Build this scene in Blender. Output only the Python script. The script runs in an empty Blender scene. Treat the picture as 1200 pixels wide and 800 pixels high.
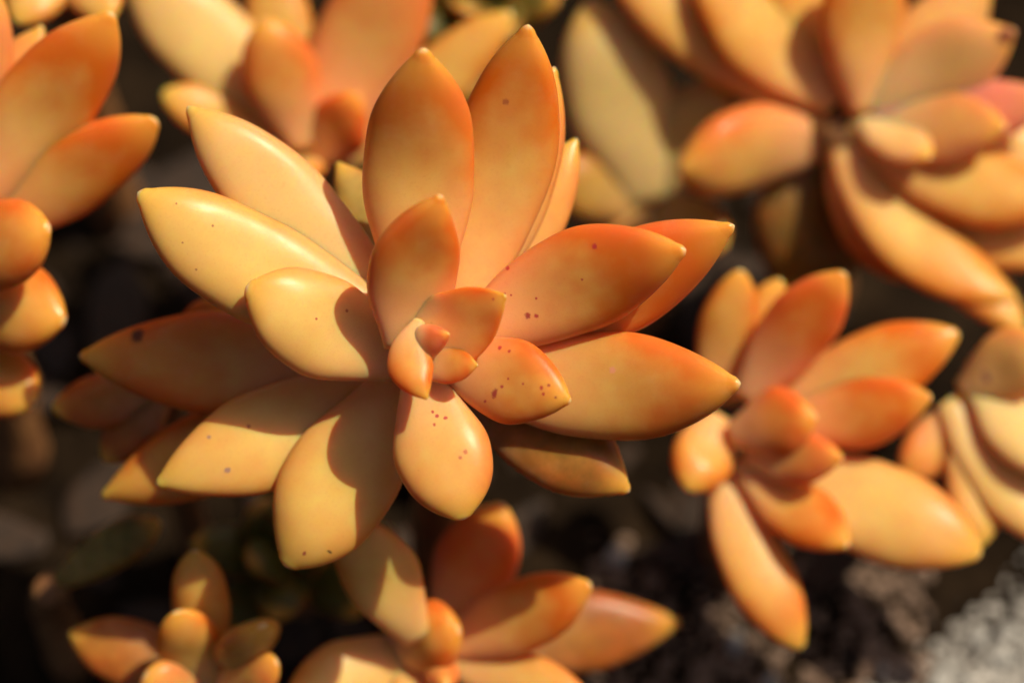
import bpy, math, random
import numpy as np
from mathutils import Vector, Matrix
R_ = math.radians
random.seed(7)
rng = np.random.default_rng(7)
scene = bpy.context.scene
col = scene.collection

# ------------------------------------------------------------------ camera
# One "unit" below is 0.114 mm: the focus plane is 1200 units wide (a 137 mm wide view).
U = 0.137 / 1200
LENS, SENSOR = 100.0, 36.0
DIST = 0.137 * LENS / SENSOR          # camera to focus plane
PITCH = 58.0                          # camera looks this far below the horizontal
cp, sp = math.cos(R_(PITCH)), math.sin(R_(PITCH))
RIGHT = Vector((1, 0, 0)); UP = Vector((0, sp, cp)); BACK = Vector((0, -cp, sp))
FOCUS = Vector((0, 0, 0.084))         # centre of the view, above the soil (z = 0)

cam_d = bpy.data.cameras.new('camera'); cam = bpy.data.objects.new('camera', cam_d); col.objects.link(cam)
cam_d.lens = LENS; cam_d.sensor_width = SENSOR; cam_d.clip_start = 0.01; cam_d.clip_end = 50
cam.location = FOCUS + BACK * DIST
cam.rotation_euler = (R_(90 - PITCH), 0, 0)
cam_d.dof.use_dof = True
cam_d.dof.focus_distance = DIST - 2 * U
cam_d.dof.aperture_fstop = 5.8
cam_d.dof.aperture_blades = 0
scene.camera = cam

# ------------------------------------------------------------------ light
SUN = (RIGHT * 0.46 + UP * 0.61 + BACK * 0.645).normalized()
elev = math.asin(SUN.z); azim = math.atan2(SUN.x, SUN.y)
world = bpy.data.worlds.new('World'); scene.world = world; world.use_nodes = True
nt = world.node_tree
sky = nt.nodes.new('ShaderNodeTexSky'); sky.sky_type = 'NISHITA'; sky.sun_disc = False
sky.air_density = 0.7; sky.dust_density = 6.0; sky.ozone_density = 0.0; sky.sun_elevation = elev; sky.sun_rotation = azim
nt.links.new(sky.outputs['Color'], nt.nodes['Background'].inputs['Color'])
nt.nodes['Background'].inputs['Strength'].default_value = 0.06
sl = bpy.data.lights.new('sun', 'SUN'); sl.energy = 5.0; sl.angle = R_(0.5); sl.color = (1.0, 0.87, 0.66)
so = bpy.data.objects.new('sun', sl); col.objects.link(so)
so.rotation_euler = SUN.to_track_quat('Z', 'Y').to_euler()
so.location = SUN * 2
vs = scene.view_settings
vs.view_transform = 'Standard'; vs.look = 'None'; vs.exposure = -0.28; vs.gamma = 1.0; vs.use_curve_mapping = False
scene.cycles.use_denoising = True
scene.cycles.max_bounces = 6
scene.cycles.adaptive_threshold = 0.03

# ------------------------------------------------------------------ helpers
def P(x, y, z):
    """A point z units in front of the focus plane, seen at (x, y) of the 1200 x 800 view."""
    k = (DIST - z * U) / DIST
    return FOCUS + RIGHT * ((x - 600) * U * k) + UP * ((400 - y) * U * k) + BACK * (z * U)
def V(v):                              # direction given as (right, up, towards camera)
    return (RIGHT * v[0] + UP * v[1] + BACK * v[2]).normalized()

def tag(o, label, cat=None, group=None, kind=None):
    o['label'] = label
    if cat: o['category'] = cat
    if group: o['group'] = group
    if kind: o['kind'] = kind
    return o
def mesh_obj(name, verts, faces, mat, parent=None, smooth=True):
    me = bpy.data.meshes.new(name)
    me.from_pydata([tuple(v) for v in verts], [], faces)
    me.materials.append(mat)
    if smooth: me.polygons.foreach_set('use_smooth', [True] * len(me.polygons))
    me.update()
    o = bpy.data.objects.new(name, me); col.objects.link(o)
    if parent:
        o.parent = parent
    return o

# ------------------------------------------------------------------ materials
class NT:
    def __init__(s, name):
        s.m = bpy.data.materials.new(name); s.m.use_nodes = True
        s.t = s.m.node_tree; s.n = s.t.nodes; s.b = s.n['Principled BSDF']
        s.out = s.n['Material Output']
    def node(s, typ, ins=None, **kw):
        n = s.n.new(typ)
        for k, v in kw.items(): setattr(n, k, v)
        for k, v in (ins or {}).items():
            if isinstance(v, bpy.types.NodeSocket): s.t.links.new(v, n.inputs[k])
            else: n.inputs[k].default_value = v
        return n
    def math(s, op, a, b=0.0, c=None, clamp=False):
        d = {0: a, 1: b}
        if c is not None: d[2] = c
        return s.node('ShaderNodeMath', d, operation=op, use_clamp=clamp).outputs[0]
    def ramp(s, v, a, b, to0=0.0, to1=1.0):
        return s.node('ShaderNodeMapRange', {0: v, 1: a, 2: b, 3: to0, 4: to1}, interpolation_type='SMOOTHSTEP').outputs[0]
    def mix(s, f, a, b, mode='MIX'):
        n = s.node('ShaderNodeMix', data_type='RGBA', blend_type=mode)
        for i, v in ((0, f), (6, a), (7, b)):
            if isinstance(v, bpy.types.NodeSocket): s.t.links.new(v, n.inputs[i])
            else: n.inputs[i].default_value = v if i == 0 else (*v, 1)
        return n.outputs[2]
    def set(s, key, v):
        if isinstance(v, bpy.types.NodeSocket): s.t.links.new(v, s.b.inputs[key])
        else: s.b.inputs[key].default_value = v

YELLOW = (0.82, 0.56, 0.15); ORANGE = (0.72, 0.180, 0.008); RED = (0.70, 0.105, 0.045)
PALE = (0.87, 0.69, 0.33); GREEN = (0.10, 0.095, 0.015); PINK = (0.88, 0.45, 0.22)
def leaf_material(name, spots=()):
    """Waxy succulent leaf. Object colour: R redness, G paleness, B greenness, alpha reddening and painted shade of the outer half."""
    k = NT(name)
    info = k.node('ShaderNodeObjectInfo')
    sep = k.node('ShaderNodeSeparateColor', {0: info.outputs['Color']})
    red, pale, green = sep.outputs[0], sep.outputs[1], sep.outputs[2]
    at = k.node('ShaderNodeAttribute', attribute_name='leafco')      # x across (-1..1), t along, 1 on the upper face
    ax = k.node('ShaderNodeSeparateXYZ', {0: at.outputs['Vector']})
    x, t, upf = ax.outputs[0], ax.outputs[1], ax.outputs[2]
    px = k.node('ShaderNodeAttribute', attribute_name='leafpx')
    rnd = k.math('MULTIPLY', info.outputs['Random'], 37.0)
    off = k.node('ShaderNodeCombineXYZ', {0: rnd, 1: rnd, 2: rnd}).outputs[0]
    co = k.node('ShaderNodeVectorMath', {0: px.outputs['Vector'], 1: off}, operation='ADD').outputs[0]
    n1 = k.node('ShaderNodeTexNoise', {'Vector': co, 'Scale': 0.012, 'Detail': 3.0, 'Roughness': 0.55}).outputs[0]
    n2 = k.node('ShaderNodeTexNoise', {'Vector': co, 'Scale': 0.05, 'Detail': 4.0, 'Roughness': 0.6}).outputs[0]
    n3 = k.node('ShaderNodeTexNoise', {'Vector': co, 'Scale': 0.33, 'Detail': 4.0, 'Roughness': 0.6}).outputs[0]
    edge = k.math('POWER', k.math('ABSOLUTE', x), 2.2)
    tipw = k.ramp(t, 0.62, 1.0)
    # orange towards the margins and the outer half, yellow in the middle of the blade
    o = k.math('ADD', k.math('MULTIPLY', edge, 0.62), k.math('MULTIPLY', k.math('SUBTRACT', n1, 0.5), 0.8))
    o = k.math('ADD', o, k.math('MULTIPLY', red, 0.8))
    flush_shade = k.math('MULTIPLY', info.outputs['Alpha'], k.ramp(k.math('ADD', t, k.math('MULTIPLY', k.math('SUBTRACT', n1, 0.5), 0.22)), 0.40, 0.98))  # leaf reddening plus painted-in dimness of blades turned from the sun
    o = k.math('ADD', o, flush_shade)
    o = k.math('ADD', o, k.math('MULTIPLY', k.math('SUBTRACT', n2, 0.5), 0.35), clamp=True)
    c = k.mix(o, YELLOW, ORANGE)
    r = k.math('ADD', k.math('MULTIPLY', k.math('ADD', red, k.math('MULTIPLY', flush_shade, 0.35)), k.math('ADD', k.math('MULTIPLY', n1, 1.1), k.math('MULTIPLY', edge, 0.5))), -0.28, clamp=True)
    c = k.mix(r, c, RED)
    # the base of a blade is paler and pinker
    basew = k.math('MULTIPLY', k.math('MULTIPLY', k.ramp(t, 0.62, 0.08), k.math('ADD', 0.40, k.math('MULTIPLY', red, 0.75))), 1.0, clamp=True)
    c = k.mix(basew, c, PINK)
    pl = k.math('MULTIPLY', pale, k.math('ADD', k.math('MULTIPLY', n1, 0.9), 0.35), clamp=True)
    c = k.mix(pl, c, PALE)
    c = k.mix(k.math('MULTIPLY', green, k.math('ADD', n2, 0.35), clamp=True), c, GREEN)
    c = k.mix(k.math('MULTIPLY', k.ramp(k.math('ABSOLUTE', x), 0.90, 0.995), 0.30), c, (0.62, 0.15, 0.03))
    # yellow to the point, thin red line along the very margin
    c = k.mix(k.math('MULTIPLY', k.ramp(t, 0.80, 0.97), 0.65), c, (0.82, 0.44, 0.07))
    c = k.mix(k.math('MULTIPLY', k.ramp(t, 0.986, 0.998), 0.55), c, (0.85, 0.60, 0.42))
    # fine mottling
    c = k.mix(k.math('MULTIPLY', k.ramp(n3, 0.50, 0.72), 0.13), c, (0.55, 0.20, 0.05))
    bloom = k.node('ShaderNodeTexNoise', {'Vector': co, 'Scale': 0.02, 'Detail': 6.0, 'Roughness': 0.7}).outputs[0]
    c = k.mix(k.math('MULTIPLY', k.ramp(bloom, 0.48, 0.72), 0.10), c, (0.86, 0.55, 0.30))
    # natural freckles: sparse, clustered
    vo = k.node('ShaderNodeTexVoronoi', {'Vector': co, 'Scale': 0.10, 'Randomness': 1.0}, feature='F1')
    cs = k.node('ShaderNodeSeparateColor', {0: vo.outputs['Color']})
    keep = k.math('MULTIPLY', k.ramp(cs.outputs[0], 0.86, 0.90), k.ramp(n1, 0.46, 0.56))
    rad = k.math('MULTIPLY', cs.outputs[1], 0.16)
    fr = k.math('MULTIPLY', k.math('LESS_THAN', vo.outputs['Distance'], rad), keep)
    c = k.mix(k.math('MULTIPLY', fr, 0.22), c, (0.42, 0.09, 0.05))
    if spots:
        tot = {}
        for (sx, sy, rr, cl, asp) in spots:
            d = k.node('ShaderNodeVectorMath', {0: px.outputs['Vector'], 1: (sx, sy, 0)}, operation='SUBTRACT').outputs[0]
            d = k.node('ShaderNodeVectorMath', {0: d, 1: (1 / asp, 1, 0)}, operation='MULTIPLY').outputs[0]
            L = k.node('ShaderNodeVectorMath', {0: d}, operation='LENGTH').outputs['Value']
            L = k.math('ADD', L, k.math('MULTIPLY', k.math('SUBTRACT', n3, 0.5), rr * 1.6))
            f = k.ramp(L, rr * 1.25, rr * 0.45)
            tot[cl] = f if cl not in tot else k.math('MAXIMUM', tot[cl], f)
        for cl, f in tot.items():
            c = k.mix(k.math('MULTIPLY', k.math('MULTIPLY', f, upf), 0.85), c, cl)
    k.set('Base Color', c)
    k.b.subsurface_method = 'RANDOM_WALK'
    k.set('Subsurface Weight', 1.0)
    k.set('Subsurface Radius', (1.0, 0.30, 0.08))
    k.set('Subsurface Scale', 0.0034)
    k.set('IOR', 1.42)
    k.set('Specular IOR Level', 0.34)
    k.set('Roughness', k.math('SUBTRACT', k.math('ADD', k.math('MULTIPLY', n2, 0.22), 0.24), k.math('MULTIPLY', k.ramp(t, 0.93, 0.985), 0.14)))
    h = k.math('ADD', k.math('MULTIPLY', n3, 0.35), k.math('MULTIPLY', n2, 1.0))
    bp = k.node('ShaderNodeBump', {'Height': h, 'Strength': 0.07, 'Distance': 0.0003})
    k.set('Normal', bp.outputs[0])
    return k.m
LEAF = leaf_material('succulent_leaf')

def stem_material():
    k = NT('succulent_stem')
    tc = k.node('ShaderNodeTexCoord')
    n = k.node('ShaderNodeTexNoise', {'Vector': tc.outputs['Object'], 'Scale': 350.0, 'Detail': 4.0}).outputs[0]
    c = k.mix(k.ramp(n, 0.35, 0.65), (0.20, 0.08, 0.03), (0.32, 0.15, 0.05))
    k.set('Base Color', c); k.set('Roughness', 0.6)
    bp = k.node('ShaderNodeBump', {'Height': n, 'Strength': 0.6, 'Distance': 0.0008}); k.set('Normal', bp.outputs[0])
    return k.m
STEM = stem_material()

def soil_material():
    k = NT('soil')
    tc = k.node('ShaderNodeTexCoord')
    n = k.node('ShaderNodeTexNoise', {'Vector': tc.outputs['Object'], 'Scale': 90.0, 'Detail': 6.0, 'Roughness': 0.7}).outputs[0]
    v = k.node('ShaderNodeTexNoise', {'Vector': tc.outputs['Object'], 'Scale': 600.0, 'Detail': 4.0, 'Roughness': 0.7}).outputs[0]
    c = k.mix(k.ramp(n, 0.35, 0.7), (0.008, 0.005, 0.003), (0.028, 0.017, 0.009))
    c = k.mix(k.math('MULTIPLY', k.ramp(v, 0.58, 0.72), 0.6), c, (0.06, 0.04, 0.026))
    k.set('Base Color', c); k.set('Roughness', 1.0); k.set('Specular IOR Level', 0.05)
    bp = k.node('ShaderNodeBump', {'Height': v, 'Strength': 0.9, 'Distance': 0.001}); k.set('Normal', bp.outputs[0])
    return k.m
SOIL = soil_material()

def stone_material():
    k = NT('pebble_stone')
    info = k.node('ShaderNodeObjectInfo')
    tc = k.node('ShaderNodeTexCoord')
    n = k.node('ShaderNodeTexNoise', {'Vector': tc.outputs['Object'], 'Scale': 500.0, 'Detail': 5.0, 'Roughness': 0.65}).outputs[0]
    c = k.mix(k.ramp(n, 0.3, 0.75), (0.6, 0.6, 0.6), (1.25, 1.25, 1.25))
    c = k.mix(1.0, c, (1, 1, 1), 'MULTIPLY')
    m = k.node('ShaderNodeMix', data_type='RGBA', blend_type='MULTIPLY'); m.inputs[0].default_value = 1
    k.t.links.new(c, m.inputs[6]); k.t.links.new(info.outputs['Color'], m.inputs[7])
    k.set('Base Color', m.outputs[2]); k.set('Roughness', 0.8)
    bp = k.node('ShaderNodeBump', {'Height': n, 'Strength': 0.6, 'Distance': 0.0008}); k.set('Normal', bp.outputs[0])
    return k.m
STONE = stone_material()

# ------------------------------------------------------------------ the ground
def soil_height(x, y):
    return (0.0022 * math.sin(x * 61 + 1.3) * math.cos(y * 47 + 0.4) + 0.0014 * math.sin(x * 143 + y * 90)
            + 0.0008 * math.sin(x * 311 - y * 260 + 2))
def build_ground():
    n = 160
    g = np.linspace(-1, 1, n); g = np.sign(g) * (0.22 * np.abs(g) + 1.28 * np.abs(g) ** 4)
    vs_, fs = [], []
    for b in g:
        for a in g:
            vs_.append((a, b + 0.02, soil_height(a, b + 0.02) if abs(a) < .3 and abs(b) < .3 else 0))
    for j in range(n - 1):
        for i in range(n - 1):
            q = j * n + i; fs.append((q, q + 1, q + n + 1, q + n))
    o = mesh_obj('ground', vs_, fs, SOIL)
    o['kind'] = 'structure'; o['label'] = 'dark brown garden soil under the succulents'
build_ground()

# ------------------------------------------------------------------ leaves
def leaf_mesh(base, tip, width, axis, thick=0.44, bow=0.0, side=0.0, roll=0.0, twist=0.0, tm=0.54, p=2.1, q=0.92,
              bw=0.42, cup=0.08, segs=36, rings=44, seed=0):
    """base, tip, axis in world space; width in units. Returns local verts (origin at base), faces, leafco, leafpx."""
    r = np.random.default_rng(seed)
    chord = tip - base; L = chord.length; d = chord.normalized()
    n0 = (axis - d * axis.dot(d))
    n0 = n0.normalized()
    s0 = d.cross(n0).normalized()
    if roll:
        q_ = Matrix.Rotation(R_(roll), 3, d); n0 = q_ @ n0; s0 = q_ @ s0
    ctrl = chord * 0.5 + n0 * (bow * L) * 2 + s0 * (side * L) * 2
    W = width * U * 0.5
    s = np.linspace(0, 1, rings + 1)
    t = 1 - (1 - s) ** 1.55
    c_, tp = np.array(ctrl), np.array(chord)
    pos = 2 * (t * (1 - t))[:, None] * c_ + (t * t)[:, None] * tp
    tan = 2 * (1 - 2 * t)[:, None] * c_ + 2 * t[:, None] * tp
    tan /= np.linalg.norm(tan, axis=1)[:, None]
    S0 = np.array(s0)
    S = S0 - tan * (tan @ S0)[:, None]; S /= np.linalg.norm(S, axis=1)[:, None]
    N = np.cross(S, tan)
    if twist:
        a = R_(twist) * t
        S, N = S * np.cos(a)[:, None] + N * np.sin(a)[:, None], N * np.cos(a)[:, None] - S * np.sin(a)[:, None]
    lo = np.clip(t / tm, 0, 1); hi = np.clip((t - tm) / (1 - tm), 0, 1)
    wp = np.where(t < tm, bw + (1 - bw) * np.sin(lo * math.pi / 2) ** 1.25, np.clip(1 - hi ** p, 0, 1) ** q)
    wp = wp * (1 + 0.025 * np.sin(t * 7 + r.uniform(0, 6)) + 0.014 * np.sin(t * 17 + r.uniform(0, 6)))
    nub = np.exp(-((t - 0.985) / 0.012) ** 2) * 0.035            # the small blunt point at the end
    wp = wp + nub * (t < 0.9995)
    wl = W * wp
    tb = np.where(t < tm, 0.78 + 0.22 * np.sin(lo * math.pi / 2), np.clip(1 - hi ** 2.6, 0, 1) ** 0.75)
    tb = tb + nub * 1.3 * (t < 0.9995)
    th = 2 * W * thick * tb
    verts, lco, lpx = [], [], []
    ang = np.linspace(0, 2 * math.pi, segs, endpoint=False)
    ca, sa = np.cos(ang), np.sin(ang)
    ph = r.uniform(0, 6.28, 6)
    asym = r.uniform(-0.09, 0.09)
    for i in range(rings):
        x = np.sign(ca) * np.abs(ca) ** 0.94
        up_ = sa > 0
        y = np.where(up_, 0.50 * np.abs(sa) ** 1.0, -0.60 * np.abs(sa) ** (1.15)) * th[i]
        ch = cup * 2 * wl[i] * (1 - t[i]) ** 0.8
        y = y - np.where(up_, ch * (1 - x * x), 0.55 * ch * (1 - x * x))
        wob = 1 + 0.012 * np.sin(3 * ang + ph[0] + 5 * t[i]) + 0.010 * np.sin(2 * ang + ph[1] - 9 * t[i])
        xx = x * wl[i] * wob + asym * wl[i] * math.sin(math.pi * t[i])
        yy = y + 0.012 * W * np.sin(4 * t[i] * 3.1 + 2.2 * x + ph[2]) * min(1, 6 * (1 - t[i])) + 0.008 * W * np.sin(11 * t[i] - 4 * x + ph[3]) * min(1, 6 * (1 - t[i]))
        verts.append(pos[i] + xx[:, None] * S[i] + yy[:, None] * N[i])
        for j in range(segs):
            lco.append((x[j], t[i], 1.0 if sa[j] >= -0.02 else 0.0)); lpx.append((xx[j] / U, t[i] * L / U, 0.0 if sa[j] >= 0 else 40.0 * -sa[j]))
    verts = list(np.concatenate(verts))
    faces = []
    for i in range(rings - 1):
        for j in range(segs):
            a, b = i * segs + j, i * segs + (j + 1) % segs
            faces.append((a, b, b + segs, a + segs))
    verts.append(pos[-1]); lco.append((0, 1, 1)); lpx.append((0, L / U, 0)); e = len(verts) - 1
    for j in range(segs): faces.append(((rings - 1) * segs + j, (rings - 1) * segs + (j + 1) % segs, e))
    verts.append(pos[0]); lco.append((0, 0, 0)); lpx.append((0, 0, 40)); e = len(verts) - 1
    for j in range(segs): faces.append(((j + 1) % segs, j, e))
    return verts, faces, lco, lpx

def add_leaf(parent, base, tip, width, axis, tint=(0.3, 0.0, 0.0), flush_shade=0.25, mat=None, name='leaf', label=None, **kw):
    vv, ff, lco, lpx = leaf_mesh(base, tip, width, axis, **kw)
    o = mesh_obj(name, vv, ff, mat or LEAF)
    for nm, data in (('leafco', lco), ('leafpx', lpx)):
        a = o.data.attributes.new(nm, 'FLOAT_VECTOR', 'POINT')
        a.data.foreach_set('vector', np.array(data, dtype=np.float32).ravel())
    o.parent = parent; o.location = base - parent.location
    o.color = (*tint, flush_shade)
    if label: o['label'] = label
    return o

def add_stem(parent, pts, radii, name='stem', tint=None):
    """A knobbly tube through world points."""
    seg = 14; vv, ff = [], []
    n = len(pts)
    for i, (p_, r_) in enumerate(zip(pts, radii)):
        tdir = (pts[min(i + 1, n - 1)] - pts[max(i - 1, 0)]).normalized()
        a = tdir.cross(Vector((1, 0.2, 0))).normalized(); b = tdir.cross(a)
        for j in range(seg):
            th = 2 * math.pi * j / seg
            rr = r_ * (1 + 0.08 * math.sin(3 * th + i * 1.7))
            vv.append(p_ + (a * math.cos(th) + b * math.sin(th)) * rr - parent.location)
    for i in range(n - 1):
        for j in range(seg):
            a, b = i * seg + j, i * seg + (j + 1) % seg
            ff.append((a, b, b + seg, a + seg))
    ff.append(tuple(range(seg))[::-1]); ff.append(tuple((n - 1) * seg + j for j in range(seg)))
    return mesh_obj(name, vv, ff, STEM, parent)

def plant(name, label, centre, cat='succulent', group=None, stem_r=34, lean=(0, 0), stem=True):
    """Empty at the foot of the stem; returns (empty, centre in world space)."""
    c = P(*centre)
    foot = Vector((c.x + lean[0] * U, c.y + lean[1] * U, 0)); foot.z = soil_height(foot.x, foot.y) - 0.001
    e = bpy.data.objects.new(name, None); e.empty_display_size = 0.01; e.location = foot; col.objects.link(e)
    tag(e, label, cat, group)
    if stem:
        k = 9; pts, rad = [], []
        for i in range(k + 1):
            f = i / k
            p_ = foot.lerp(c, f); bend = math.sin(f * math.pi)
            p_ = p_ + Vector((bend * 0.002 * math.sin(c.x * 300), bend * 0.003, 0))
            pts.append(p_); rad.append((stem_r * (1.1 - 0.35 * f) * (1 + 0.10 * (i % 2))) * U)
        add_stem(e, pts, rad)
    return e, c

def spots_for(base, tip, lst):
    """(x, y, radius, colour, aspect) seen in the view -> leaf coordinates."""
    b = np.array(base[:2], float); d = np.array(tip[:2], float) - b; L2 = np.hypot(*d); d /= L2
    L3 = (P(*tip) - P(*base)).length / U
    out = []
    for (x, y, r_, c, a) in lst:
        v = np.array((x, y), float) - b
        out.append((float(v[0] * -d[1] + v[1] * d[0]) , float((v @ d) / L2 * L3), r_, c, a))
    return out
CR = (0.50, 0.025, 0.05); MA = (0.36, 0.02, 0.04); GY = (0.36, 0.20, 0.20); DK = (0.05, 0.01, 0.015)

def build_leaves(e, axis, leaves, seed0=0, dz=0, **common):
    ax0 = V(axis)
    for i, lf in enumerate(leaves):
        b, t, w = lf[0], lf[1], lf[2]
        b = (b[0], b[1], b[2] + dz); t = (t[0], t[1], t[2] + dz); w *= 1 - dz * U / DIST
        o = dict(common); o.update(lf[3] if len(lf) > 3 else {})
        ax = V(o.pop('ax')) if 'ax' in o else ax0
        sp_ = o.pop('spots', None); w *= o.pop('wmul', 1.0)
        mat = leaf_material('freckled_leaf', spots_for(b, t, sp_)) if sp_ else None
        add_leaf(e, P(*b), P(*t), w, ax, mat=mat, seed=seed0 + i, **o)

def T(r, p=0.0, g=0.0): return (r, p, g)

# ------------------------------------------------------------------ main rosette
AX = (0.02, 0.16, 1.0)
e, c = plant('succulent_rosette', 'open orange-yellow rosette with freckled inner leaves round a tiny closed bud', (512, 415, -60), stem_r=42)
main = [
 # heart
 ((493, 402, 34), (526, 391, 66), 42, dict(tint=T(.9, .1), thick=.62, cup=0, bw=1.0, tm=.15, p=1.5, q=.8, label='tiny closed bud leaf at the heart')),
 ((490, 403, 22), (593, 346, 70), 86, dict(tint=T(.35, .0), flush_shade=.3, bow=-.03, roll=10, thick=.2, cup=.13, bw=.9, tm=.42, p=1.9, spots=[(579, 350, 1.6, CR, 1)])),
 ((491, 378, 24), (501, 468, 66), 54, dict(tint=T(.45, .0), bow=.03, side=.13, thick=.42, cup=0, bw=.3, tm=.52, q=1.0)),
 ((500, 427, 18), (560, 428, 50), 44, dict(tint=T(.65, .0), thick=.35, cup=.05, bw=.8, q=.95, tm=.45)),
 ((515, 418, -5), (669, 470, 46), 98, dict(flush_shade=0.3, tint=T(.5, .0), bow=-.03, roll=14, label='small lower leaf dotted with crimson freckles',
    spots=[(591, 389, 3.6, CR, 1), (589, 408, 2.6, CR, 1), (601, 412, 2.0, CR, 1), (570, 409, 2.0, CR, 1), (583, 461, 3.6, MA, 1.8), (592, 453, 2.4, CR, 1),
           (640, 455, 2.6, CR, 1), (648, 452, 2.0, MA, 1), (642, 462, 2.0, CR, 1), (600, 444, 1.6, CR, 1), (618, 450, 1.5, CR, 1), (571, 470, 2.0, CR, 1), (655, 466, 1.6, MA, 1)])),
 ((492, 440, -10), (543, 609, 34), 112, dict(flush_shade=0.3, tint=T(.3, .15), q=.7, bow=.02, tm=.56, label='leaf pointing down with a cluster of red dots',
    spots=[(508, 488, 2.0, CR, 1), (513, 493, 2.5, CR, 1), (523, 495, 2.6, CR, 1), (510, 503, 2.1, CR, 1), (546, 534, 3.0, (.55, .13, .06), 1), (540, 541, 2.4, (.55, .13, .06), 1)])),
 ((468, 424, -42), (288, 336, 22), 124, dict(flush_shade=0.05, tint=T(.12, .2), bow=-.03, q=.78, spots=[(365, 373, 1.7, CR, 1), (403, 364, 2.2, (.45, .12, .05), 1)])),
 ((486, 402, 0), (517, 229, 104), 106, dict(flush_shade=0.5, tint=T(.5, .0), bow=-.07, side=-.05, roll=20, bw=.72, tm=.47, p=1.9, label='upright inner leaf flushed red')),
 # second ring
 ((540, 402, -30), (804, 293, 52), 124, dict(flush_shade=0.9, tint=T(.5, .0), bow=-.09, side=-.03, roll=20, label='broad leaf with scattered crimson freckles',
    spots=[(703, 295, 3.4, CR, 1), (600, 322, 2.4, CR, 1), (688, 335, 1.6, CR, 1), (619, 378, 4.0, MA, 1), (629, 379, 3.0, CR, 1), (602, 352, 1.5, CR, 1), (631, 358, 1.8, CR, 1), (594, 350, 2.2, CR, 1)])),
 ((560, 430, -60), (861, 264, 4), 118, dict(flush_shade=0.8, tint=T(.58, .0), bow=-.05, roll=24)),
 ((545, 440, -60), (868, 449, 22), 132, dict(flush_shade=0.75, tint=T(.3, .05), bow=-.08, side=.045, roll=16, spots=[(721, 419, 4.5, (.85, .40, .26), 1), (690, 505, 4, (.5, .16, .06), 1)])),
 ((490, 365, -30), (496, 57, 84), 136, dict(flush_shade=0.9, tint=T(.2, .05), bow=-.11)),
 ((540, 365, -65), (619, 29, 34), 126, dict(flush_shade=0.8, tint=T(.12, .0), bow=-.10, side=.02, spots=[(588, 113, 4.5, (.5, .14, .05), 1)])),
 ((450, 375, -55), (161, 225, 0), 130, dict(flush_shade=0.05, tint=T(.08, .15), side=-.03, bow=-.02, q=.84, spots=[(249, 258, 1.8, (.4, .12, .06), 1), (205, 235, 1.6, (.4, .12, .06), 1), (232, 310, 1.6, (.4, .12, .06), 1), (215, 280, 1.4, (.4, .12, .06), 1)])),
 ((468, 440, -100), (334, 664, -66), 136, dict(flush_shade=0.1, tint=T(.12, .05), bow=.03, q=.74, tm=.58, side=-.03, spots=[(357, 646, 3.0, MA, .7), (386, 643, 1.6, DK, 2)])),
 ((450, 440, -138), (182, 568, -84), 120, dict(flush_shade=0.1, tint=T(.18, .1), bow=.03, side=-.02, spots=[(265, 551, 4.2, GY, .8), (288, 499, 2.5, (.4, .06, .06), 1), (242, 511, 2.6, GY, 1), (213, 587, 3.0, CR, .5), (222, 591, 3.0, CR, .5)])),
 # lower ring
 ((455, 355, -70), (219, 125, -48), 112, dict(tint=T(.3, .55), bow=.0, label='pale pinkish leaf with a worn margin')),
 ((550, 370, -85), (650, 78, -70), 100, dict(tint=T(.3, .2), bow=-.02)),
 ((560, 370, -110), (676, 162, -125), 84, dict(tint=T(.35, .2))),
 ((445, 440, -140), (92, 417, -168), 126, dict(tint=T(.6, .0), bow=.02, spots=[(165, 395, 9, DK, 1.2)])),
 ((445, 460, -170), (118, 582, -218), 112, dict(tint=T(.45, .0), bow=.02)),
 ((545, 452, -135), (738, 576, -78), 112, dict(tint=T(.8, .0, .7), bow=.03)),
 ((480, 330, -130), (395, 190, -170), 70, dict(tint=T(.0, .1, .55))),
]
build_leaves(e, AX, main, 100)

# ------------------------------------------------------------------ neighbour on the right
e, c = plant('succulent_rosette', 'blurred orange rosette with a long bright leaf reaching over the pale gravel', (880, 530, -410), stem_r=36)
build_leaves(e, (0.15, 0.15, 1.0), [
 ((860, 508, -160), (957, 488, -95), 84, dict(tint=T(.65), thick=.42, cup=0, q=.8)),
 ((878, 535, -170), (988, 536, -85), 66, dict(tint=T(.8, .1), thick=.5)),
 ((872, 465, -180), (990, 319, -95), 88, dict(flush_shade=0.6, tint=T(.8), thick=.4, q=.75, label='red-flushed upright leaf')),
 ((905, 480, -190), (1124, 390, -130), 96, dict(flush_shade=0.7, tint=T(.3), bow=.03, q=.72)),
 ((905, 500, -180), (1092, 465, -100), 84, dict(flush_shade=0.7, tint=T(.6), bow=.0, q=.8)),
 ((866, 540, -180), (994, 640, -90), 80, dict(flush_shade=0.6, tint=T(.45), bow=-.07, q=.75)),
 ((900, 545, -190), (1150, 650, -120), 122, dict(flush_shade=0.5, tint=T(.12, .2), bow=.03, q=.72)),
 ((845, 550, -200), (940, 760, -150), 88, dict(flush_shade=0.6, tint=T(.3, .1), bow=.05, side=.05, q=.75)),
 ((840, 490, -190), (806, 575, -130), 80, dict(tint=T(.3), thick=.5, q=.74)),
 ((835, 470, -210), (868, 316, -140), 72, dict(tint=T(.35), q=.7)),
 ((850, 470, -230), (914, 327, -190), 72, dict(tint=T(.3), q=.7)),
], 200, dz=-190, rings=34, segs=28)

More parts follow.
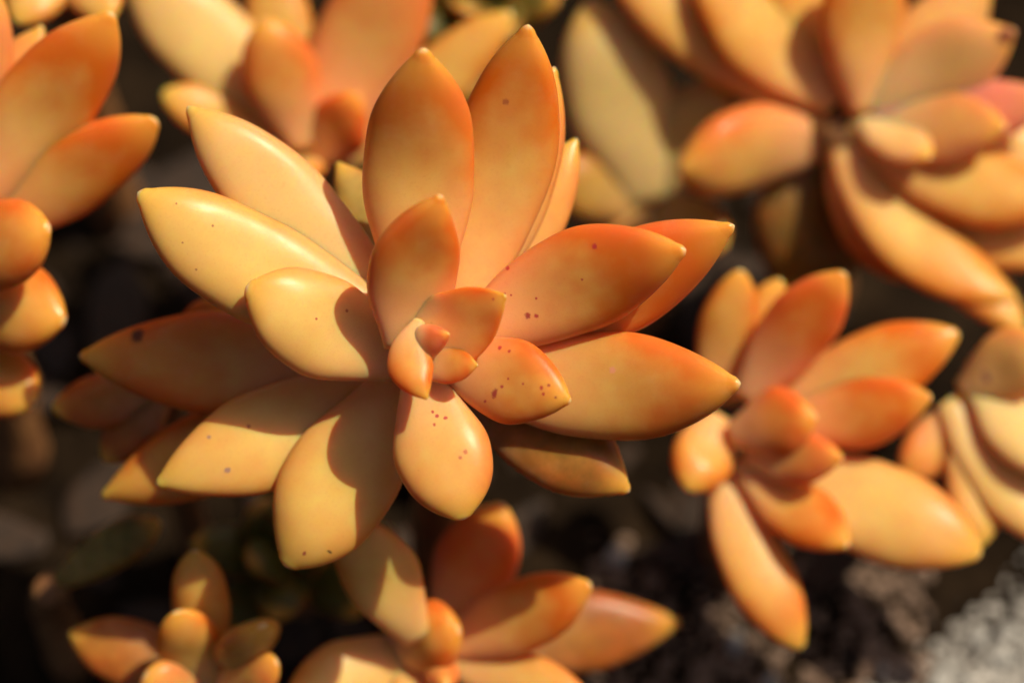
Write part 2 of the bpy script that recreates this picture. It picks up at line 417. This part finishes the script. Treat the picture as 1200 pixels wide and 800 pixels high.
# ------------------------------------------------------------------ rosette at the top right
e, c = plant('succulent_rosette', 'large blurred rosette with curved orange leaves and a pink heart', (985, 140, -500), stem_r=46)
build_leaves(e, (0.35, 0.1, 1.0), [
 ((1012, 128, -250), (1015, -70, -150), 100, dict(flush_shade=0.6, tint=T(.35), bow=-.02, q=.75)),
 ((1020, 125, -250), (1190, 36, -170), 88, dict(tint=T(.55, .5), bow=-.02, label='pink leaf with a dark withered point', spots=[(1180, 41, 13, (.12, .0, .02), 1)])),
 ((1020, 130, -250), (1240, 112, -170), 72, dict(tint=T(.9, .35), side=.05, bow=.0, spots=[(1085, 125, 150, (.85, .25, .20), 2)])),
 ((1005, 140, -260), (1260, 235, -180), 92, dict(flush_shade=0.4, tint=T(.2, .05), side=.10, bow=-.02)),
 ((985, 150, -280), (1192, 350, -190), 88, dict(flush_shade=0.4, tint=T(.2, .0), side=.13, bow=-.02, q=.8)),
 ((1010, 160, -290), (1260, 300, -230), 86, dict(tint=T(.15, .1), side=.11, bow=-.02)),
 ((1000, 180, -320), (1200, 388, -260), 80, dict(tint=T(.4, .1), bow=-.03, q=.7)),
 ((975, 120, -270), (812, -40, -200), 100, dict(tint=T(.25), bow=.0, q=.75)),
 ((960, 130, -300), (700, -60, -240), 112, dict(tint=T(.15, .1), bow=.02, q=.8)),
 ((960, 165, -300), (796, 200, -170), 108, dict(tint=T(.45, .1), bow=-.03, roll=-38, thick=.5, q=.75)),
 ((1010, 150, -270), (1160, -30, -240), 90, dict(tint=T(.3, .4), bow=.0)),
 ((1012, 140, -250), (1090, 185, -160), 60, dict(tint=T(.5, .5), bow=-.05)),
 ((980, 125, -290), (905, -80, -230), 100, dict(tint=T(.3, .0), flush_shade=.4, q=.8)),
 ((985, 165, -300), (1080, 330, -260), 92, dict(tint=T(.4, .0), side=.08, q=.8)),
 ((1015, 140, -255), (1180, 150, -150), 84, dict(tint=T(.7, .3), bow=-.04, label='coral pink leaf at the heart')),
 ((975, 150, -340), (935, 355, -390), 150, dict(tint=T(.9, .0, .9), bow=.03)),
 ((1020, 150, -290), (1250, 190, -250), 110, dict(tint=T(.2, .5), bow=.0)),
], 300, dz=-240, wmul=1.16, rings=34, segs=28)

# ------------------------------------------------------------------ right edge, pale
e, c = plant('succulent_rosette', 'pale washed-out rosette with a purple-bruised leaf beside the gravel', (1150, 470, -440), stem_r=30)
build_leaves(e, (0.2, 0.2, 1.0), [
 ((1110, 470, -300), (1240, 640, -250), 92, dict(tint=T(.15, .4), q=.75)),
 ((1140, 450, -290), (1250, 560, -220), 84, dict(tint=T(.05, .6), q=.75)),
 ((1130, 460, -290), (1230, 400, -220), 90, dict(tint=T(.25, .25), q=.75, label='pale leaf with a small purple bruise', spots=[(1160, 438, 5, (.35, .10, .12), 1.8)])),
 ((1120, 480, -310), (1060, 560, -290), 70, dict(tint=T(.5, .1), q=.75)),
 ((1130, 490, -300), (1150, 640, -260), 80, dict(tint=T(.3, .2), q=.75)),
], 400, dz=-110, rings=28, segs=24)

# ------------------------------------------------------------------ behind, top left
e, c = plant('succulent_rosette', 'blurred orange rosette behind, with an upright broad leaf and cream shaded leaf', (360, 170, -540), stem_r=40)
build_leaves(e, (0.0, 0.2, 1.0), [
 ((355, 170, -290), (308, 22, -220), 96, dict(tint=T(.55, .05), thick=.5, q=.7)),
 ((370, 180, -310), (495, -80, -240), 135, dict(tint=T(.6, .15), bow=-.02)),
 ((345, 150, -320), (145, -40, -280), 125, dict(tint=T(.0, .55, .1), bow=.02)),
 ((330, 180, -310), (190, 108, -260), 66, dict(tint=T(.15), q=.6)),
 ((400, 190, -310), (600, 14, -280), 86, dict(tint=T(.1, .0, .1), q=.75)),
 ((370, 190, -300), (420, 110, -230), 80, dict(tint=T(.7))),
 ((360, 190, -300), (350, 205, -200), 60, dict(tint=T(.3, .1), ax=(0, 1, .3))),
 ((350, 180, -330), (310, -60, -330), 90, dict(tint=T(.1, .0, .2))),
], 500, dz=-180, rings=28, segs=24)
e, c = plant('succulent_rosette', 'small yellow-tipped rosette glimpsed at the back beyond the orange leaves', (75, -70, -420), stem_r=34)
build_leaves(e, (0.0, 0.2, 1.0), [
 ((80, -60, -390), (20, 28, -320), 80, dict(tint=T(.05, .1, .1), q=.7)),
 ((80, -60, -390), (130, 24, -320), 80, dict(tint=T(.05, .1, .1), q=.7)),
 ((80, -60, -390), (170, -90, -350), 80, dict(tint=T(.1))),
 ((80, -60, -390), (0, -100, -350), 80, dict(tint=T(.1))),
], 550, rings=24, segs=20)

# ------------------------------------------------------------------ left edge
e, c = plant('succulent_rosette', 'orange rosette with broad upswept leaves beside the dark hollow', (-60, 290, -270), stem_r=42)
build_leaves(e, (0.0, 0.15, 1.0), [
 ((-50, 250, -150), (132, 15, -70), 122, dict(flush_shade=0.9, tint=T(.35), bow=-.05, roll=26, q=.8, side=.03)),
 ((-40, 280, -180), (184, 140, -120), 104, dict(flush_shade=0.9, tint=T(.4), bow=-.03, roll=34, q=.7, side=.02)),
 ((-55, 310, -140), (58, 266, -40), 112, dict(tint=T(.55), bow=.03, q=.74, thick=.5, cup=0)),
 ((-55, 350, -220), (76, 376, -115), 116, dict(tint=T(.4), bow=.03, q=.74, thick=.5, cup=0)),
 ((-60, 400, -260), (40, 474, -180), 96, dict(tint=T(.4), bow=.02, q=.6, thick=.5, cup=0)),
 ((-60, 240, -170), (-5, -20, -110), 90, dict(tint=T(.6, .3))),
 ((-60, 240, -170), (50, 30, -160), 90, dict(tint=T(.7, .3))),
], 600, dz=-70, rings=34, segs=28)

# ------------------------------------------------------------------ bottom
e, c = plant('succulent_rosette', 'orange-yellow rosette with a plump central bud growing beneath the open rosette', (505, 770, -365), stem_r=34)
build_leaves(e, (0.0, 0.1, 1.0), [
 ((466, 752, -190), (538, 738, -115), 92, dict(tint=T(.5), thick=.5, cup=0, bw=.7, q=.75)),
 ((488, 745, -130), (398, 604, -45), 92, dict(flush_shade=0.3, tint=T(.1, .05), bow=.02, q=.75)),
 ((515, 760, -205), (693, 684, -120), 92, dict(flush_shade=0.7, tint=T(.5), bow=.0, q=.78)),
 ((495, 760, -205), (332, 830, -130), 100, dict(tint=T(.2, .1), bow=.04, q=.75)),
 ((520, 770, -205), (700, 830, -150), 80, dict(tint=T(.3, .1))),
 ((515, 765, -190), (522, 806, -110), 44, dict(tint=T(.6, .1), thick=.7, cup=0)),
 ((500, 770, -195), (470, 850, -130), 70, dict(tint=T(.3, .2))),
 ((530, 760, -270), (798, 728, -325), 100, dict(tint=T(.95, .0, .6), bow=.0)),  # tinted dark in place of the shade over this leaf
 ((520, 745, -240), (590, 590, -200), 104, dict(tint=T(.9), bow=.0, q=.7)),
], 700, dz=-105, rings=34, segs=28)

# ------------------------------------------------------------------ lower left
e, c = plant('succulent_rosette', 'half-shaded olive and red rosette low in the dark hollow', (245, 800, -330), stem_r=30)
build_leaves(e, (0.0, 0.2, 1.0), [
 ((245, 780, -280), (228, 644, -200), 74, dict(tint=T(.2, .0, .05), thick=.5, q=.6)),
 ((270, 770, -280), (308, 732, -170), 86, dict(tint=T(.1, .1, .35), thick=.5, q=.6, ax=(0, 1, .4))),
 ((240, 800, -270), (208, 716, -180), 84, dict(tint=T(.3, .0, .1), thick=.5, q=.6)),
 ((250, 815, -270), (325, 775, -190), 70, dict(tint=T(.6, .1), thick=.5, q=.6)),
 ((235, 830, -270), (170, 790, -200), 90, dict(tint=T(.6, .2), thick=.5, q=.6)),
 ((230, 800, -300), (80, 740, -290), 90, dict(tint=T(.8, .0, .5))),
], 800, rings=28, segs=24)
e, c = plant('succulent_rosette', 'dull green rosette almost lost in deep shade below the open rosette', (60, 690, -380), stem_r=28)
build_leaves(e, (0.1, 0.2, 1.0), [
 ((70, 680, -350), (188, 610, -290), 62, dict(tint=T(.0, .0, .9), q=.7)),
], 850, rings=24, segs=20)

# ------------------------------------------------------------------ low plants that fill the gaps
def filler(centre, label, size=150, n=13, seed=1, green=.3, pale=0., red=.3, axis=(0, .25, 1)):
    r = random.Random(seed)
    e, c = plant('succulent_rosette', label, centre, stem_r=28)
    A = V(axis); a1 = A.cross(Vector((1, 0, 0))).normalized(); a2 = A.cross(a1)
    for i in range(n):
        th = i * 2.39996 + seed; f = (i + 1) / n
        out = a1 * math.cos(th) + a2 * math.sin(th)
        el = R_(68 - 62 * f + r.uniform(-6, 6)); L = size * (.45 + .6 * f) * U * r.uniform(.9, 1.1)
        b = c + A * (30 * U * (1 - f)) + out * 6 * U
        d = out * math.cos(el) + A * math.sin(el)
        add_leaf(e, b, b + d * L, size * r.uniform(.42, .5), A, tint=(max(0, red + r.uniform(-.2, .2)), pale, green * r.uniform(.6, 1.3)),
                 seed=seed * 50 + i, rings=22, segs=18, bow=r.uniform(-.05, .03), q=.75)
e, c = plant('succulent_rosette', 'cream-yellow rosette out of focus behind the two upright leaves', (755, 240, -620), stem_r=34)
build_leaves(e, (0.0, 0.1, 1.0), [
 ((760, 235, -560), (690, 0, -480), 150, dict(tint=T(.0, .75, .15), bow=.02, q=.75)),
 ((770, 230, -560), (850, 90, -500), 110, dict(tint=T(.0, .5, .3), q=.75)),
 ((770, 240, -560), (850, 290, -500), 90, dict(tint=T(.2, .0, .6), q=.75)),
 ((750, 240, -560), (640, 200, -500), 90, dict(tint=T(.3, .0, .5), q=.75)),
 ((760, 250, -560), (720, 330, -500), 90, dict(tint=T(.3, .0, .5), q=.75)),
], 900, dz=-40, rings=24, segs=20)

# ------------------------------------------------------------------ pebbles
def pebble_mesh(i):
    r = np.random.default_rng(900 + i)
    import bmesh
    bm = bmesh.new(); bmesh.ops.create_icosphere(bm, subdivisions=2, radius=1)
    ph = r.uniform(0, 6, 6); sc = (1, r.uniform(.65, .95), r.uniform(.5, .75))
    for v in bm.verts:
        k = 1 + r.uniform(-.10, .10) + .13 * math.sin(2.3 * v.co.x + ph[0]) * math.cos(2.9 * v.co.y + ph[1]) + .08 * math.sin(4.4 * v.co.z + 3 * v.co.x + ph[2])
        v.co = Vector((v.co.x * sc[0] * k, v.co.y * sc[1] * k, v.co.z * sc[2] * k))
    me = bpy.data.meshes.new('pebble'); bm.to_mesh(me); bm.free(); me.materials.append(STONE)
    me.polygons.foreach_set('use_smooth', [True] * len(me.polygons))
    return me
PEB = [pebble_mesh(i) for i in range(8)]
def ground_at(x, y):                       # where the view ray through (x, y) meets the soil
    a, b = P(x, y, 0), P(x, y, -400); d = b - a
    return a + d * (-a.z / d.z)
KINDS = {
 'white': ((.62, .60, .56), 'rounded off-white pebble in the pale gravel patch', 'off-white gravel pebbles'),
 'tan': ((.34, .21, .14), 'pinkish-tan pebble lying on the dark soil beside the gravel', 'pinkish-tan pebbles on the soil'),
 'dark': ((.05, .033, .024), 'dark brown pebble sunk in the soil', 'dark pebbles in the soil'),
}
def pebble(x, y, size, kind, sink=.25):
    g = ground_at(x, y)
    o = bpy.data.objects.new('pebble', random.choice(PEB)); col.objects.link(o)
    o.location = (g.x, g.y, soil_height(g.x, g.y) + size * U * .5 * (1 - sink))
    o.scale = (size * U,) * 3; o.rotation_euler = (random.uniform(-.4, .4), random.uniform(-.4, .4), random.uniform(0, 6.3))
    cc, lb, gp = KINDS[kind]; v = random.uniform(.75, 1.2)
    o.color = (cc[0] * v, cc[1] * v, cc[2] * v, 1); tag(o, lb, 'pebble', gp)
for i in range(210):
    x, y = random.uniform(1030, 1330), random.uniform(640, 900)
    if (x - 1030) * .75 + (y - 640) < 190: continue
    pebble(x, y, 4 + 13 * random.random() ** 2, 'white')
for i in range(95):
    pebble(random.uniform(690, 1080), random.uniform(640, 880), 4 + 13 * random.random() ** 2, 'tan')
for (x, y, s) in ((862, 752, 17), (722, 655, 17), (1180, 610, 14), (905, 790, 12)):
    pebble(x, y, s, 'white')
for i in range(30):
    pebble(random.uniform(-100, 1300), random.uniform(-100, 900), random.uniform(5, 12), 'dark')
# ------------------------------------------------------------------ the clump goes on behind
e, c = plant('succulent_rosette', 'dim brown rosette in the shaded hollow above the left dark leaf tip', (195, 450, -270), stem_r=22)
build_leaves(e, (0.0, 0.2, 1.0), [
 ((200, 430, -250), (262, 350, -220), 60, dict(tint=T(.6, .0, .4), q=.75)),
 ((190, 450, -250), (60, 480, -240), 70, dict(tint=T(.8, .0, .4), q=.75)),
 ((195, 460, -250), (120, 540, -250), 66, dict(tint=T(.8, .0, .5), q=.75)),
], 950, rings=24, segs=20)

def build_gravel(box, count, big, colour, label):
    r = random.Random(5); import bmesh
    bm = bmesh.new()
    for i in range(count):
        x, y = r.uniform(box[0], box[1]), r.uniform(box[2], box[3])
        if (x - 1040) * .75 + (y - 650) < (170 if colour[0] > .4 else -999) + r.uniform(-60, 60): continue
        g = ground_at(x, y); sz = (3 + big * r.random() ** 2) * U
        m = Matrix.Translation((g.x, g.y, soil_height(g.x, g.y) + sz * .3)) @ Matrix.Rotation(r.uniform(0, 6), 4, 'Z') @ Matrix.Diagonal((sz, sz * r.uniform(.6, 1), sz * r.uniform(.5, .8), 1))
        v = bmesh.ops.create_icosphere(bm, subdivisions=1, radius=1, matrix=m)['verts']
        for w in v: w.co += Vector((r.uniform(-1, 1), r.uniform(-1, 1), r.uniform(-1, 1))) * sz * .16
    me = bpy.data.meshes.new('gravel'); bm.to_mesh(me); bm.free(); me.materials.append(STONE)
    o = bpy.data.objects.new('gravel', me); col.objects.link(o); o.color = (*colour, 1)
    tag(o, label, 'gravel', kind='stuff')
build_gravel((1010, 1340, 640, 920), 3000, 7, (.48, .45, .41), 'fine pale grey gravel spread over the soil')
build_gravel((690, 1090, 630, 880), 900, 9, (.26, .17, .12), 'fine pinkish-brown grit scattered on the soil beside the pale gravel')

# ------------------------------------------------------------------ withered leaves on the soil
def withered_material():
    k = NT('withered_leaf')
    tc = k.node('ShaderNodeTexCoord')
    n = k.node('ShaderNodeTexNoise', {'Vector': tc.outputs['Object'], 'Scale': 400.0, 'Detail': 5.0}).outputs[0]
    k.set('Base Color', k.mix(k.ramp(n, .3, .7), (0.014, 0.007, 0.003), (0.048, 0.022, 0.009))); k.set('Roughness', .8)
    bp = k.node('ShaderNodeBump', {'Height': n, 'Strength': .8, 'Distance': .001}); k.set('Normal', bp.outputs[0])
    return k.m
DRY = withered_material()
rr = random.Random(31)
for i in range(70):
    x, y = rr.uniform(-40, 1000), rr.uniform(180, 760)
    g = ground_at(x, y); g.z = soil_height(g.x, g.y) + rr.uniform(.0005, .003)
    a = rr.uniform(0, 6.28); L = rr.uniform(130, 230) * U
    tip = g + Vector((math.cos(a), math.sin(a), rr.uniform(-.02, .15))) * L
    vv, ff, _, _ = leaf_mesh(g, tip, rr.uniform(60, 95), Vector((rr.uniform(-.4, .4), rr.uniform(-.4, .4), 1)), thick=.16, bow=rr.uniform(-.08, .08), twist=rr.uniform(-50, 50), rings=18, segs=16, seed=2000 + i)
    o = mesh_obj('withered_leaf', vv, ff, DRY); o.location = g
    tag(o, 'withered brown leaf lying on the dark soil under the succulents', 'dry leaf', 'withered leaves on the soil')

# low rosettes between the stems, leaf colour darkened to stand in for shade
filler((340, 650, -500), 'small rosette tinted dark olive for the shade under the lower left leaves', 150, 11, 6, 1.7, 0, .6)
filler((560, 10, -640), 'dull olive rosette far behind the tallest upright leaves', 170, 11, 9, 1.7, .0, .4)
